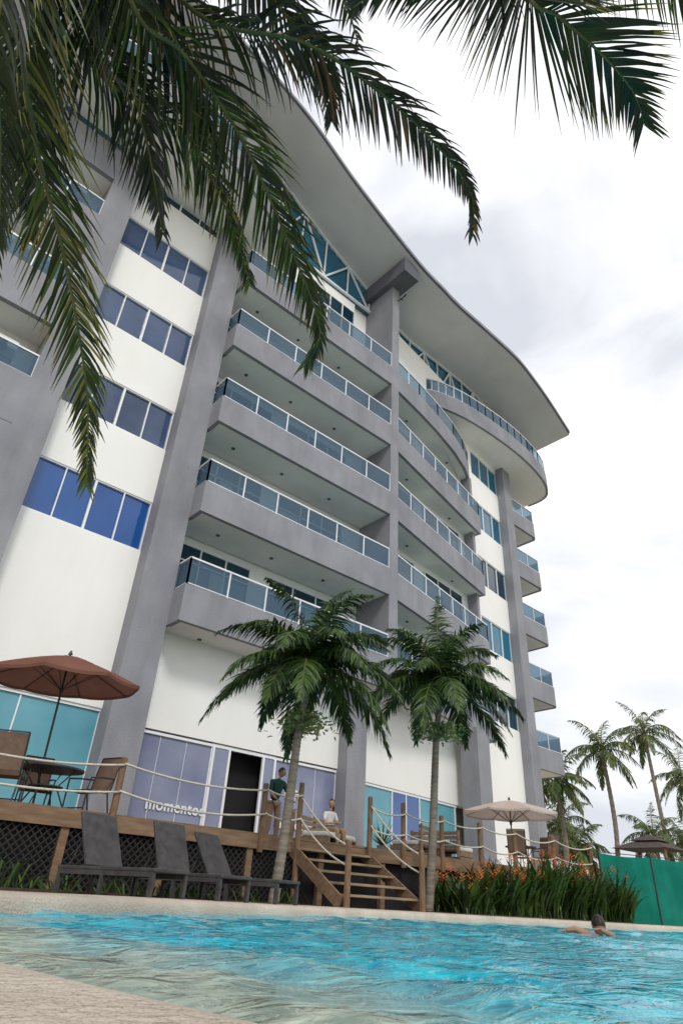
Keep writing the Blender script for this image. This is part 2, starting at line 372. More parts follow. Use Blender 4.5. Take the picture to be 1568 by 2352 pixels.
for k in range(5):
    z=7.1+3.93*k-.2
    balcony([(32.75,20.45),(35.4,20.5),(35.75,20.75),(35.8,22.7)],[(32.75,22.7)],z,1.15,.95)
    for j in range(9): frame.box(32.9,33.7,22.4,22.5,z+1.4+j*.22,z+1.5+j*.22)
    gl['gdark'].box(33.8,35.6,22.5,22.55,z+.3,z+3.2)
bot=[11.6,15.8,20.0,24.2,28.4]
for k,z in enumerate(bot):
    gray.box(-11,2.1,17.75,17.95,z,z+1.85)
    sof.box(-11,2.1,17.95,19.2,z+.05,z+.35)
    railing([(-11,17.85),(2.1,17.85)],z+1.85,z+2.8,1.3)
    for xx in (-6,-1.6): gray.box(xx-.35,xx,17.8,19.19,z+1.86,z+4.24)
    for (ax) in (-.9,.5):
        ac=MB(); ac.box(ax,ax+.95,18.0,18.4,z+2.3,z+3.05); ac.tube([(ax+.38,17.99,z+2.67),(ax+.38,17.97,z+2.67)],.29,16,1); ac.tube([(ax+.38,17.972,z+2.67),(ax+.38,17.955,z+2.67)],.08,10,0)
        ac.box(ax+.05,ax+.9,18.05,18.35,z+.35,z+2.299,0)
        ac.obj('air_conditioner_%d'%k,['acw','dgray'],B)
gray.box(-11,2.1,17.75,18.3,4.4,11.58)
gray.obj('gray_walls_and_bands',['gray'],B); dk.obj('roof_beam',['dgray'],B); white.obj('white_walls',['white'],B)
sof.obj('balcony_soffits',['soffit'],B); rail.obj('railings',['rail'],B); rgl.obj('railing_glass',['rglass'],B); frame.obj('window_frames',['frame'],B)
lights.obj('soffit_downlights',['dgray'],B); cur.obj('curtains',['curtain'],B)
for k,o in gl.items(): o.obj('glazing_'+k,[k],B)
def text(s,x,y,z,size,ang=0,name='shop_lettering'):
    cu=bpy.data.curves.new(name,'FONT'); cu.body=s; cu.size=size; cu.extrude=.004; cu.offset=.009; cu.space_character=1.08
    o=bpy.data.objects.new(name,cu); COL.objects.link(o); o.rotation_euler=(math.pi/2,0,ang); o.location=(x,y,z); cu.materials.append(M['letter']); o.parent=B
text('momentos',9.0,18.46,2.02,.42); text('momentos',13.6,18.46,2.0,.38); text('momentos',3.2,18.46,2.75,.38); text('momentos',21.8,19.28,2.45,.42,TH)
# ================================================================ GROUND / POOL
pool=[(1.95,6.1),(3.6,7.3),(6.3,8.7),(8.3,9.2),(11.2,9.6),(14,9.5),(19.9,8.7),(27,6),(31,1),(30,-5),(20,-9),(8,-8),(2,-5),(1.0,-2),(.66,0),(.58,.6),(.535,1.0),(.47,1.5),(.2,2.1),(-1.5,3.0),(-4,3.3),(-6,3.6),(-6.6,4.4),(-5,5.1),(-2,5.3)]
loop=catmull([(a,b,0) for a,b in pool],8,True)
C0=V((10,3,0)); n=len(loop)
def isnear(p): return max(0,min(1,(2.8-(p-V((0,0,0))).length)/1.2))
def rad(p,d,z): 
    q=(p-C0); L=q.length; r=C0+q*((L+d)/L); return (r.x,r.y,z)
prof=[(0,-.9,0),(0,-.19,0),(.010,-.13,0),(.03,-.095,0),(.07,-.075,0),(.13,-.066,0),(1,-.06,1),(1.02,-.066,1)]
cop=MB(); rings=[]
for d,z,wf in prof:
    rg=[]
    for p in loop:
        near=isnear(p); w=.85+near*5; zz=z
        if z>-.18: zz=z-near*.035
        dd=d*(1 if not wf else w)
        rg.append(rad(p,dd,zz))
    rings.append(rg)
for a,b in zip(rings,rings[1:]):
    for i in range(n):
        j=(i+1)%n; cop.quad(a[i],a[j],b[j],b[i])
bx=cop.obj('pool_coping',['coping'],smooth=True)
bm=bmesh.new(); bm.from_mesh(bx.data); bmesh.ops.remove_doubles(bm,verts=bm.verts,dist=1e-5); bmesh.ops.recalc_face_normals(bm,faces=bm.faces); bm.to_mesh(bx.data); bm.free()
for p in bx.data.polygons: p.use_smooth=True
g=MB()
r0=[rad(p,(.85+isnear(p)*5)-.05,-.09-.03*isnear(p)) for p in loop]
r1=[rad(p,8,-.08) for p in loop]; r2=[rad(p,40,-.08) for p in loop]
def big(p):
    q=(p-C0).normalized()*900+C0; return (q.x,q.y,-.08)
for a,b in ((r0,r1),(r1,r2),(r2,[big(p) for p in loop])):
    for i in range(n):
        j=(i+1)%n; g.quad(a[i],a[j],b[j],b[i])
g.obj('ground',['ground'])
def axis(lo,hi,c,s0,gr,mx_):
    out=[c]; s=s0
    while out[-1]<hi: out.append(out[-1]+s); s=min(mx_,s*gr)
    s=s0; left=[c]
    while left[-1]>lo: left.append(left[-1]-s); s=min(mx_,s*gr)
    return sorted(set(left+out))
ax_=axis(-7.5,32,.9,.03,1.018,.20); ay_=axis(-9.5,10.3,.9,.03,1.018,.16)
wr=random.Random(12); WV=[]
for i in range(22):
    lam=.22*1.17**i if i<13 else wr.uniform(.3,1.4); th=wr.uniform(-.9,.9)+.9+(math.pi/2 if i%4==0 else 0)
    WV.append((math.cos(th)*2*math.pi/lam,math.sin(th)*2*math.pi/lam,lam*.0055,wr.uniform(0,6.28)))
W=len(ax_); vs=[]
for y in ay_:
    for x in ax_:
        z=0
        xx=x+.08*math.sin(1.7*y+.5)+.05*math.sin(3.1*y); yy=y+.08*math.sin(1.9*x)+.05*math.sin(2.7*x+1)
        amp=.75+.45*math.sin(.9*x+.4*y)*math.sin(.7*y-.3*x+1)
        for kx,ky,A,ph in WV: z+=A*math.sin(kx*xx+ky*yy+ph)
        vs.append((x,y,-.2+z*amp))
fs=[(j*W+i,j*W+i+1,(j+1)*W+i+1,(j+1)*W+i) for j in range(len(ay_)-1) for i in range(W-1)]
wt=MB(); wt.v=vs; wt.f=fs; wt.mi=[0]*len(fs); wt.obj('water',['water'],smooth=True)
pf=MB(); pf.v=[(p.x,p.y,-.88) for p in loop]; pf.f=[tuple(range(n))]; pf.mi=[0]; pf.obj('pool_floor',['pooltile'])
# ================================================================ DECK
D=empty('wooden_deck')
d=MB()
for i in range(44):
    y=12.0+i*.145; d.box(-6,22.4,y,y+.135,1.11,1.15)
d.obj('deck_planks',['wood'],D)
d=MB()
d.box(-6,9.3,11.95,11.995,.86,1.13); d.box(11.6,22.4,11.95,11.995,.86,1.13)
d.box(9.3,11.6,11.98,12.0,.9,1.1)
for x in [-5+1.9*i for i in range(15)]:
    d.box(x-.07,x+.07,11.99,12.1,-.1,.9)
d.obj('deck_beams',['wood'],D)
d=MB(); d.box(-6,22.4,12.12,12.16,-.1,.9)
d.obj('deck_shade_sheet',['dark'],D)  # near-black sheet stands in for the shade beneath the deck
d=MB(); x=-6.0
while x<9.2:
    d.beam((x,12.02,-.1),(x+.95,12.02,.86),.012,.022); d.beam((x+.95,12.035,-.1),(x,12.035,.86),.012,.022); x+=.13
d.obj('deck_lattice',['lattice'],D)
ST=empty('wooden_stairs'); s=MB()
for i in range(5):
    z=.16+i*.2; y=10.35+i*.36
    s.box(9.35,11.5,y,y+.15,z-.045,z); s.box(9.35,11.5,y+.165,y+.31,z-.045,z)
s.obj('treads',['woodl'],ST,bevel=.006)
s=MB()
for x in (9.33,11.52): s.beam((x,10.35,.0),(x,12.05,.98),.05,.24)
s.obj('stringers',['wood'],ST)
RR=empty('rope_railing'); p=MB(); r=MB()
posts=[(-3,12.05),(1.2,12.05),(5.25,12.05),(8.5,12.05),(9.35,11.9),(11.55,12.0),(12.7,12.0),(14.2,12.05),(15.8,12.05),(17.4,12.05),(19.4,12.05),(21.6,12.05)]
for i,(x,y) in enumerate(posts):
    z0=-.1 if i==4 else .8; h=2.22 if i in(4,5,6) else 2.1
    p.tube([(x,y-.1,z0),(x,y-.1,h-.02),(x,y-.1,h)],[.065,.06,.045],8)
for x in (9.35,11.45): p.tube([(x,10.2,-.1),(x,10.2,1.02),(x,10.2,1.05)],[.065,.06,.045],8)
p.obj('posts',['post'],RR,smooth=False)
def rope(a,b,sag):
    a=V(a);b=V(b); r.tube([a.lerp(b,t/14)-V((0,0,sag*4*(t/14)*(1-t/14))) for t in range(15)],.02,6)
rr_=random.Random(4)
for i,(a,b) in enumerate(zip(posts,posts[1:])):
    if i==4: continue
    for h in (1.98,1.52): rope((a[0],a[1]-.17,h),(b[0],b[1]-.17,h-.02),min(.2,.04*(b[0]-a[0])+.03)*rr_.uniform(.7,1.3))
for x,xt in ((9.35,9.35),(11.45,11.55)):
    for h in (.0,.42): rope((x,10.2,.95-h*.8),(xt,11.9,2.05-h),.14)
r.obj('ropes',['rope'],RR,smooth=True)
# ================================================================ FURNITURE
def umbrella(loc,R,h,drop,mt,tilt=(0,0)):
    U=empty('patio_umbrella',loc); c=MB(); n=8
    def pt(t,a):
        rr=R*t; z=h-drop*(t**1.25)
        return V((rr*math.cos(a),rr*math.sin(a),z))
    K=5;sub=4
    for i in range(n):
        a0=2*math.pi*i/n; a1=2*math.pi*(i+1)/n
        def P(t,u):
            p=pt(t,a0).lerp(pt(t,a1),u); p.z-= .05*R*t*math.sin(math.pi*u)*.6; return p
        for k in range(K):
            for q in range(sub):
                c.quad(P(k/K,q/sub),P((k+1)/K,q/sub),P((k+1)/K,(q+1)/sub),P(k/K,(q+1)/sub))
        for q in range(sub):
            A=P(1,q/sub);Bp=P(1,(q+1)/sub); c.quad(A,Bp,Bp-V((0,0,.06)),A-V((0,0,.06)))
    c.obj('canopy',[mt],U)
    m=MB(); m.tube([(0,0,.0),(0,0,h+.08)],.022,8); m.tube([(0,0,h+.02),(0,0,h+.1)],[.05,.015],8)
    m.tube([(0,0,0),(0,0,.06)],.26,16)
    m.tube([(0,0,h-.75),(0,0,h-.65)],.04,8)
    for i in range(n):
        a=2*math.pi*i/n; e=pt(1,a); m.beam((0,0,h-.02),e-V((0,0,.02)),.015,.015); m.beam((0,0,h-.7),pt(.5,a)-V((0,0,.02)),.012,.012)
    m.obj('pole_and_ribs',['metal'],U)
    U.rotation_euler=(tilt[0],tilt[1],.2); return U
umbrella((4.25,13.2,1.15),1.48,2.85,.5,'terra',(math.radians(2),math.radians(-3)))
umbrella((19.7,13.6,1.15),1.6,2.1,.40,'beigec')
def table(loc,R=.5):
    T=empty('patio_table',loc); t=MB(); t.tube([(0,0,.70),(0,0,.73)],R,28); t.tube([(0,0,.4),(0,0,.42)],R*.5,20)
    t.obj('top',['metal'],T)
    t=MB()
    for i in range(4):
        a=math.pi/4+i*math.pi/2; c,s_=math.cos(a),math.sin(a)
        t.tube([(c*R*.8,s_*R*.8,.70),(c*R*.35,s_*R*.35,.4),(c*R*.75,s_*R*.75,0)],.016,6)
    t.obj('legs',['metal'],T)
table((4.35,13.1,1.15),.62); table((20.0,13.5,1.15),.5)
def chair(loc,ang):
    T=empty('patio_chair',loc); T.rotation_euler=(0,0,ang)
    t=MB(); w=.27
    pr2=[(-.28,.42),(.0,.40),(.22,.42),(.27,.5),(.33,.8),(.40,1.08)]
    for (y0,z0),(y1,z1) in zip(pr2,pr2[1:]):
        t.quad((-w,y0,z0),(w,y0,z0),(w,y1,z1),(-w,y1,z1))
    t.obj('sling_seat',['mesh'],T,smooth=True)
    f=MB()
    for sx in (-w,w):
        f.tube([(sx,-.3,.0),(sx,-.30,.42),(sx,0,.40),(sx,.22,.42),(sx,.28,.52),(sx,.33,.8),(sx,.41,1.1)],.016,6)
        f.tube([(sx,.2,.42),(sx,.34,.0)],.016,6)
        f.tube([(sx,-.30,.42),(sx*1.08,-.28,.62),(sx*1.1,0,.66),(sx,.31,.68)],.016,6)
    f.tube([(-w,.41,1.1),(w,.41,1.1)],.016,6); f.tube([(-w,-.3,.1),(w,-.3,.1)],.012,6)
    f.obj('frame',['metal'],T)
chair((3.5,12.62,1.15),math.radians(150)); chair((5.15,13.0,1.15),math.radians(-70)); chair((4.5,14.1,1.15),math.radians(-10))
chair((19.1,13.0,1.15),math.radians(120)); chair((20.9,13.2,1.15),math.radians(-80)); chair((20.2,12.7,1.15),math.radians(170)); chair((3.1,13.8,1.15),math.radians(60))
def lounger(loc,ang,back=62):
    T=empty('lounge_chair',loc); T.rotation_euler=(0,0,ang); w=.33
    t=MB(); t.box(-w,w,-1.35,.62,.30,.345); 
    t.obj('seat',['rattan'],T,bevel=.01)
    t=MB(); a=math.radians(back); Mx=Matrix.Translation((0,.02,.35))@Matrix.Rotation(a,4,'X')
    t.box(-w,w,0,.78,-.02,.02,R=Mx); t.obj('backrest',['rattan'],T,bevel=.01)
    t=MB()
    for sx in (-w+.03,w-.03):
        for y in (-1.3,-.35,.57): t.box(sx-.028,sx+.028,y-.028,y+.028,0,.30)
        t.box(sx-.025,sx+.025,-1.32,.6,.24,.299)
    t.beam((-.2,.55,.3),(-.2,.32,.75),.02,.02); t.beam((.2,.55,.3),(.2,.32,.75),.02,.02)
    t.obj('legs',['rattan'],T)
lounger((4.45,10.0,-.075),.28); lounger((5.75,10.3,-.075),.22,66); lounger((6.75,10.5,-.075),.36,56)
def sofa(loc,ang,w=1.6):
    T=empty('pallet_sofa',loc); T.rotation_euler=(0,0,ang); t=MB()
    for lv in (0,.15):
        for i in range(6): t.box(-w/2,w/2,-.42+i*.145,-.42+i*.145+.1,lv+.11,lv+.13)
        for x in (-w/2,-.05,w/2-.1): t.box(x,x+.1,-.42,.42,lv,lv+.11)
    for i in range(4): t.box(-w/2,w/2,.42,.45,.32+i*.12,.41+i*.12)
    for x in (-w/2,-.04,w/2-.08): t.box(x,x+.08,.45,.5,.1,.8)
    t.obj('pallets',['woodl'],T)
    t=MB(); t.box(-w/2+.03,w/2-.03,-.4,.4,.285,.40); t.obj('cushion',['cushion'],T,bevel=.04)
sofa((12.3,14.2,1.15),math.radians(20)); sofa((14.8,13.4,1.15),math.radians(200)); sofa((16.2,13.6,1.15),math.radians(100))
# ================================================================ PALMS
def frond(lf,st,pts,n,L,w=.03,droop=.6,rng=None,mats=(0,1),stemr=.018,t0=.12,fwd=.55,seg=3,jit=.12,lift=.25,tipm=None,gap=0.):
    P=catmull(pts,10); K=len(P)
    ds=[0]
    for a,b in zip(P,P[1:]): ds.append(ds[-1]+(b-a).length)
    tot=ds[-1]
    st.tube(P,[stemr*(1-.85*k/(K-1)) for k in range(K)],5)
    k=0
    for i in range(n):
        t=t0+(1-t0)*(i+.5)/n; s_=t*tot
        while k<K-2 and ds[k+1]<s_: k+=1
        u=(s_-ds[k])/max(1e-6,ds[k+1]-ds[k]); p=P[k].lerp(P[k+1],u); T=(P[k+1]-P[k]).normalized()
        side=T.cross(V((0,0,1)))
        if side.length<.15: side=T.cross(V((1,.3,0)))
        side.normalize(); up=side.cross(T).normalized()
        pl=(math.sin(math.pi*min(1,.18+.86*t))**.6) if .18+.86*t<1 else 0
        for sg in (-1,1):
            if gap and rng.random()<gap: continue
            j=lambda a: rng.uniform(-a,a)
            d=(side*sg*(1+j(jit))+T*(fwd+ .5*t+j(jit))+up*(lift+j(jit))).normalized()
            ll=L*max(.25,pl)*(1+j(.14)); dr=droop*(1+j(.45))
            q=p.copy(); wv=d.cross(up).normalized()
            wv=(wv+V((j(.45),j(.45),j(.45)))).normalized()
            mi=rng.choice(mats)
            ws=[.6,1,.8,.5,.06] if seg==4 else ([.55,1,.6,.05] if seg==3 else [.6,1,.05])
            prev=None
            for e in range(seg+1):
                ww=w*ws[e]*.5
                a=q-wv*ww;b=q+wv*ww
                if prev: lf.quad(prev[0],prev[1],b,a,m=(tipm if (tipm is not None and e==seg and rng.random()<.5) else mi))
                prev=(a,b)
                d=(d+V((0,0,-dr*1.6/seg))).normalized()
                q=q+d*ll/seg
def trunk(o,pts,r0,r1,rings=.12,n=12):
    P=catmull(pts,10); L=sum((b-a).length for a,b in zip(P,P[1:])); N=int(L/rings); Q=[];R=[]
    for i in range(N*2+1):
        t=i/(N*2); f=t*(len(P)-1); k=min(int(f),len(P)-2); Q.append(P[k].lerp(P[k+1],f-k)); R.append(lerp(r0,r1,t)*(1.07 if i%2 else .97))
    o.tube(Q,R,n)
LM=['lf1','lf2','lf3','lf4','lf5']
rg=random.Random(3)
CP=empty('coconut_palm_tree'); lf=MB(); st=MB(); K=(-.8,2.0,5.8)
F=[([K,(.23,2.2,5.03),(.98,1.85,5.08),(1.58,1.72,5.09),(2.13,1.66,5.02),(2.58,1.68,4.92),(2.8,1.84,4.74)],150,.56,(0,3,3,0,3,4),1.25,None),
 ([K,(-.03,2.31,4.77),(.39,2.33,4.74),(.96,2.46,4.6),(1.7,2.72,4.22),(2.11,2.89,3.91),(2.16,3.12,3.7)],150,.64,(0,3,0,1),.9,2),
 ([K,(-.47,2.5,4.3),(-.16,2.99,4.0),(.33,3.43,3.6),(.82,3.88,3.05),(1.1,4.19,2.5)],140,.62,(0,1,0,2),.6,2),
 ([K,(-.18,2.8,4.84),(.63,2.81,4.8),(1.15,2.98,4.6),(1.58,3.2,4.3)],120,.62,(0,1,3),.95,2),
 ([K,(-.55,2.47,4.08),(-.3,2.96,3.77),(-.1,3.3,3.45),(.0,3.5,3.15)],100,.5,(0,3,0),.6,2),
 ([K,(-.25,2.6,4.9),(.15,2.75,4.8),(.5,2.95,4.5),(.8,3.15,4.1)],110,.62,(0,3,3),.9,None),
 ([K,(.2,1.9,5.6),(.75,1.95,5.5),(1.2,1.95,5.3),(1.45,2.1,5.05)],110,.6,(0,3,3),.9,None),
 ([K,(-.6,2.6,5.0),(-.35,3.0,4.75),(-.1,3.4,4.4),(.1,3.7,3.9)],110,.62,(0,3,0),.8,None),
 ([K,(-.3,2.2,5.2),(.1,2.5,5.1),(.55,2.6,4.95),(.95,2.75,4.7)],110,.6,(0,3,3),.9,None),
 ([K,(.2,1.7,6.2),(.9,1.7,6.3),(1.35,1.85,6.15),(1.5,1.9,6.0)],60,.5,(0,3),.7,None),
 ([K,(-1.2,3.0,6.2),(-1.4,4.0,6.0),(-1.5,4.8,5.3)],60,.7,(0,3),.7,None),
 ([K,(-1.8,1.6,6.3),(-2.8,1.2,6.1),(-3.6,.8,5.3)],60,.7,(0,3),.7,None),
 ([K,(-.9,1.0,6.4),(-1.0,0,6.2),(-1.1,-.9,5.5)],60,.7,(0,3),.7,None)]
for pts,n_,L_,ms,dr,tp in F: frond(lf,st,pts,n_,L_,.023,dr,rg,ms,.024,.1,.8,4,tipm=tp,jit=.18,gap=.08)
lf.obj('fronds',LM,CP); st.obj('frond_stems',['stem'],CP,True)
t=MB(); trunk(t,[(-4.2,.6,-.1),(-3.6,.9,2),(-2.2,1.5,4.2),K],.17,.11); t.obj('trunk',['trunk'],CP,True)
CP2=empty('coconut_palm_tree'); lf=MB(); st=MB(); K2=(1.6,.5,6.9)
F=[([K2,(1.9,.67,5.35),(2.16,.58,5.15),(2.49,.49,5.02),(2.81,.45,4.94),(3.05,.49,4.86)],110,.85,(0,3,0),.4,2),
 ([K2,(1.75,.75,5.45),(1.43,1.05,5.45),(1.2,1.35,5.3),(1.1,1.5,5.15)],80,.6,(0,3),.8,None),
 ([K2,(2.2,.3,7.2),(3.2,0,7.1),(4.0,-.3,6.4)],60,.7,(0,1),.7,None),
 ([K2,(1.3,-.2,7.2),(.9,-1.2,7.1),(.6,-2,6.3)],60,.7,(0,1),.7,None),
 ([K2,(2.3,-.2,7.1),(3,-1.2,6.9),(3.4,-2,6.2)],60,.7,(0,1),.7,None)]
for pts,n_,L_,ms,dr,tp in F: frond(lf,st,pts,n_,L_,.023,dr,rg,ms,.02,.2,.85,4,tipm=tp,gap=.04)
lf.obj('fronds',LM,CP2); st.obj('frond_stems',['stem'],CP2,True)
t=MB(); trunk(t,[(4.8,-2.8,-.1),(4.2,-2.2,2.4),(2.9,-.8,4.9),K2],.17,.11); t.obj('trunk',['trunk'],CP2,True)
def archfronds(lf,st,C,n,R,rng,ms,npair,L,w,droop=.7,el0=75,el1=-10,stemr=.02,seg=3,sag=1.0,fwd=.6):
    C=V(C)
    for i in range(n):
        az=i*2.39996+rng.uniform(-.25,.25); f_=i/(n-1); el=math.radians(lerp(el0,el1,f_**.9)+rng.uniform(-8,8)); r=R*(1+rng.uniform(-.15,.12))
        h=V((math.cos(az),math.sin(az),0)); d=(h*math.cos(el)+V((0,0,math.sin(el)))); q=C.copy(); pts=[q.copy()]
        steps=5
        for s_ in range(steps):
            q=q+d*r/steps; pts.append(q.copy()); d=(d+V((0,0,-sag*.42))).normalized()
        frond(lf,st,pts,npair,L,w,droop,rng,ms,stemr,.12,fwd,seg,jit=.28)
def adonidia(base,top,h,seed,n=15,R=2.5):
    T=empty('palm_tree'); rng=random.Random(seed); lf=MB(); st=MB()
    archfronds(lf,st,top,n,R,rng,(0,1,0,1,1,1,3),80,.64,.050,.8,82,2,.022,3,1.0,.5)
    lf.obj('fronds',LM,T); st.obj('frond_stems',['stem'],T,True)
    t=MB(); b=V(base);tp=V(top); trunk(t,[b,b.lerp(tp,.3)+V((.03,0,0)),b.lerp(tp,.7),tp-V((0,0,.55))],.105,.07,.06); t.obj('trunk',['trunk'],T,True)
    t=MB(); t.tube([tp-V((0,0,.57)),tp-V((0,0,.3)),tp+V((0,0,.1))],[.085,.075,.05],10); t.obj('crownshaft',['shaft'],T,True)
    e=MB(); c=tp-V((0,0,1.05))
    for i in range(900):
        a=rng.uniform(0,6.28); rr=abs(rng.gauss(0,.28)); p=c+V((math.cos(a)*rr,math.sin(a)*rr,rng.uniform(-.22,.2)-rr*.15)); q=V((math.cos(a)+rng.uniform(-.8,.8),math.sin(a)+rng.uniform(-.8,.8),rng.uniform(-.6,.8))).normalized()*.12; s_=V((rng.uniform(-1,1),rng.uniform(-1,1),rng.uniform(-1,1))).normalized()*.03
        e.quad(p,p+q*.5-s_,p+q,p+q*.5+s_)
    e.obj('flower_cluster',['paleleaf'],T)
adonidia((8.25,11.0,-.1),(8.62,11.0,4.35),0,11,27,2.55)
adonidia((12.55,11.0,-.1),(13.1,11.0,5.0),0,23,27,2.55)
for i,(x,y,z,R) in enumerate([(38.5,23,7.2,3.0),(47,24,10.6,3.4),(57,25,13.8,3.6),(63,25,11.0,3.5),(41,23.5,3.6,2.4),(53,24,5.4,2.8),(66,27,6.4,3.2),(45,27,5.4,3)]):
    T=empty('coconut_palm_tree'); rng=random.Random(50+i); lf=MB(); st=MB()
    archfronds(lf,st,(x,y,z),17,R,rng,(0,1,1,2,1),40,.85,.075,.9,80,-30,.05,2,.9)
    lf.obj('fronds',LM,T); st.obj('frond_stems',['stem'],T)
    t=MB(); trunk(t,[(x+rng.uniform(-1.5,1.5),y,-.1),(x+.3,y,z*.5),(x,y,z)],.2,.12,.4,8); t.obj('trunk',['trunk'],T)
# ================================================================ HEDGE
H=empty('heliconia_hedge'); rng=random.Random(9); lf=MB()
fl=MB()
for i in range(2300):
    f_=rng.random(); x=lerp(12.9,20.4,f_); y=10.75+rng.uniform(-.55,.75); top=lerp(.75,1.35,min(1,f_*2.2))*rng.uniform(.5,1.05)*(1+.12*math.sin(x*3.1))
    a=rng.uniform(0,6.28); d=V((math.cos(a)*.3,math.sin(a)*.3,1)).normalized(); q=V((x,y,-.08)); L_=top*1.15; wv=V((-math.sin(a),math.cos(a),0)); prev=None; mi=rng.choice((0,1,1,0,1))
    lean=rng.uniform(.25,1.1)
    for e in range(6):
        w=[.010,.024,.042,.042,.026,.002][e]; p0=q-wv*w;p1=q+wv*w
        if prev: lf.quad(prev[0],prev[1],p1,p0,m=mi)
        prev=(p0,p1); q=q+d*L_/5; d=(d+V((math.cos(a),math.sin(a),-.9))*lean*.22).normalized()
    if rng.random()<.055:
        c=V((x,y-.1,top*rng.uniform(.85,1.02))); 
        for k in range(6):
            zz=c+V((0,0,k*.028)); s_=1 if k%2 else -1; aa=a+k*.3; ca,sa=math.cos(aa)*s_,math.sin(aa)*s_
            fl.quad(zz,zz+V((ca*.045,sa*.045,.008)),zz+V((ca*.085,sa*.085,.05)),zz+V((ca*.03,sa*.03,.03)))
lf.obj('leaves',LM,H); fl.obj('flowers',['orange'],H)
M['soil']=mat('soil',(.05,.035,.022),(.08,.055,.035),5,.95,.8)
soil=MB(); soil.box(12.4,20.9,9.9,11.7,-.12,-.045); soil.obj('soil',['soil'],H)
lf=MB()
for i in range(260):
    x=rng.uniform(1,9.1); y=rng.uniform(11.4,11.9); a=rng.uniform(0,6.28); hgt=rng.uniform(.10,.30)*(1.3 if x<4 else .8); q=V((x,y,-.08)); p2=q+V((math.cos(a)*.12,math.sin(a)*.12,hgt)); w=V((.012,0,0))
    lf.quad(q-w,q+w,p2+w*1.3,p2-w*1.3,m=rng.choice((0,1))); lf.quad(p2-w*1.3,p2+w*1.3,p2+V((math.cos(a)*.15,math.sin(a)*.1,hgt*.2)),p2+V((math.cos(a)*.14,math.sin(a)*.1,hgt*.2)),m=0)
lf.obj('border_plants',LM)
so_=MB(); so_.box(-6,9.3,10.95,12.1,-.12,-.05); so_.obj('planting_bed',['soil'])
A=empty('spiky_plant'); lf=MB()
for i in range(40):
    a=rng.uniform(0,6.28); e_=rng.uniform(.3,1.3); q=V((13.1,13.0,1.3)); d=V((math.cos(a)*math.cos(e_),math.sin(a)*math.cos(e_),math.sin(e_))); wv=V((-math.sin(a),math.cos(a),0))
    lf.quad(q-wv*.02,q+wv*.02,q+d*.4+wv*.015,q+d*.4-wv*.015,m=1); lf.quad(q+d*.4-wv*.015,q+d*.4+wv*.015,q+d*.75+V((0,0,-.05))+wv*.002,q+d*.75+V((0,0,-.05)),m=1)
lf.obj('leaves',LM,A); pt=MB(); pt.tube([(13.1,13,1.15),(13.1,13,1.32)],[.13,.17],12); pt.obj('pot',['gray'],A)
# ================================================================ FENCE
Fn=empty('green_mesh_fence'); f1=MB(); f2=MB(); fp=[(20.25,10.95),(22.0,10.2),(24.5,9.3),(28,8.0),(32,6.5)]
for a,b in zip(fp,fp[1:]):
    N=14
    for i in range(N):
        p=V((*a,0)).lerp(V((*b,0)),i/N); q=V((*a,0)).lerp(V((*b,0)),(i+1)/N); o1=V((0,.05*math.sin(i*1.9),0)); o2=V((0,.05*math.sin((i+1)*1.9),0))
        if i==0:o1*=0
        if i==N-1:o2*=0
        s1=V((0,0,-.05*math.sin(math.pi*i/N))); s2=V((0,0,-.05*math.sin(math.pi*(i+1)/N)))
        f1.quad(p+V((0,0,-.08)),q+V((0,0,-.08)),q+o2+V((0,0,.8)),p+o1+V((0,0,.8))); f1.quad(p+o1+V((0,0,.8)),q+o2+V((0,0,.8)),q+V((0,0,1.7))+s2,p+V((0,0,1.7))+s1)
    f2.tube([(a[0],a[1],-.1),(a[0],a[1],1.78)],.03,8); f2.tube([(a[0],a[1],1.72),(b[0],b[1],1.72)],.012,6)
f1.obj('shade_net',['greenmesh'],Fn,True); f2.obj('fence_posts',['metal'],Fn)
G=empty('gazebo'); t=MB(); cx,cy=43.5,20
for k,(rr,z0,z1,r2) in enumerate(((1.7,3.75,4.15,.8),(.9,4.22,4.6,.1))):
    q=[(cx-rr,cy-rr,z0),(cx+rr,cy-rr,z0),(cx+rr,cy+rr,z0),(cx-rr,cy+rr,z0)]; q2=[(cx-r2,cy-r2,z1),(cx+r2,cy-r2,z1),(cx+r2,cy+r2,z1),(cx-r2,cy+r2,z1)]
    for i in range(4): t.quad(q[i],q[(i+1)%4],q2[(i+1)%4],q2[i])
    t.quad(*reversed(q))
t.obj('roof',['thatch'],G); t=MB()
for sx in(-1.45,1.45):
    for sy in (-1.45,1.45): t.tube([(cx+sx,cy+sy,-.1),(cx+sx,cy+sy,3.8)],.1,8)
t.obj('posts',['post'],G)
lw=MB(); lw.box(36,70,30,30.4,-.1,3.6); lw.obj('garden_wall',['white'])
bd=MB(); c=V((14.8,14,24.6)); 
bd.tube([c+V((-.12,0,0)),c,c+V((.14,0,.02))],[.01,.045,.012],6); bd.quad(c,c+V((.05,.02,.02)),c+V((.1,-.3,.14)),c+V((.0,-.25,.12))); bd.quad(c,c+V((.05,.02,.02)),c+V((.1,.3,.16)),c+V((.0,.25,.12)))
bd.obj('bird',['hair'])
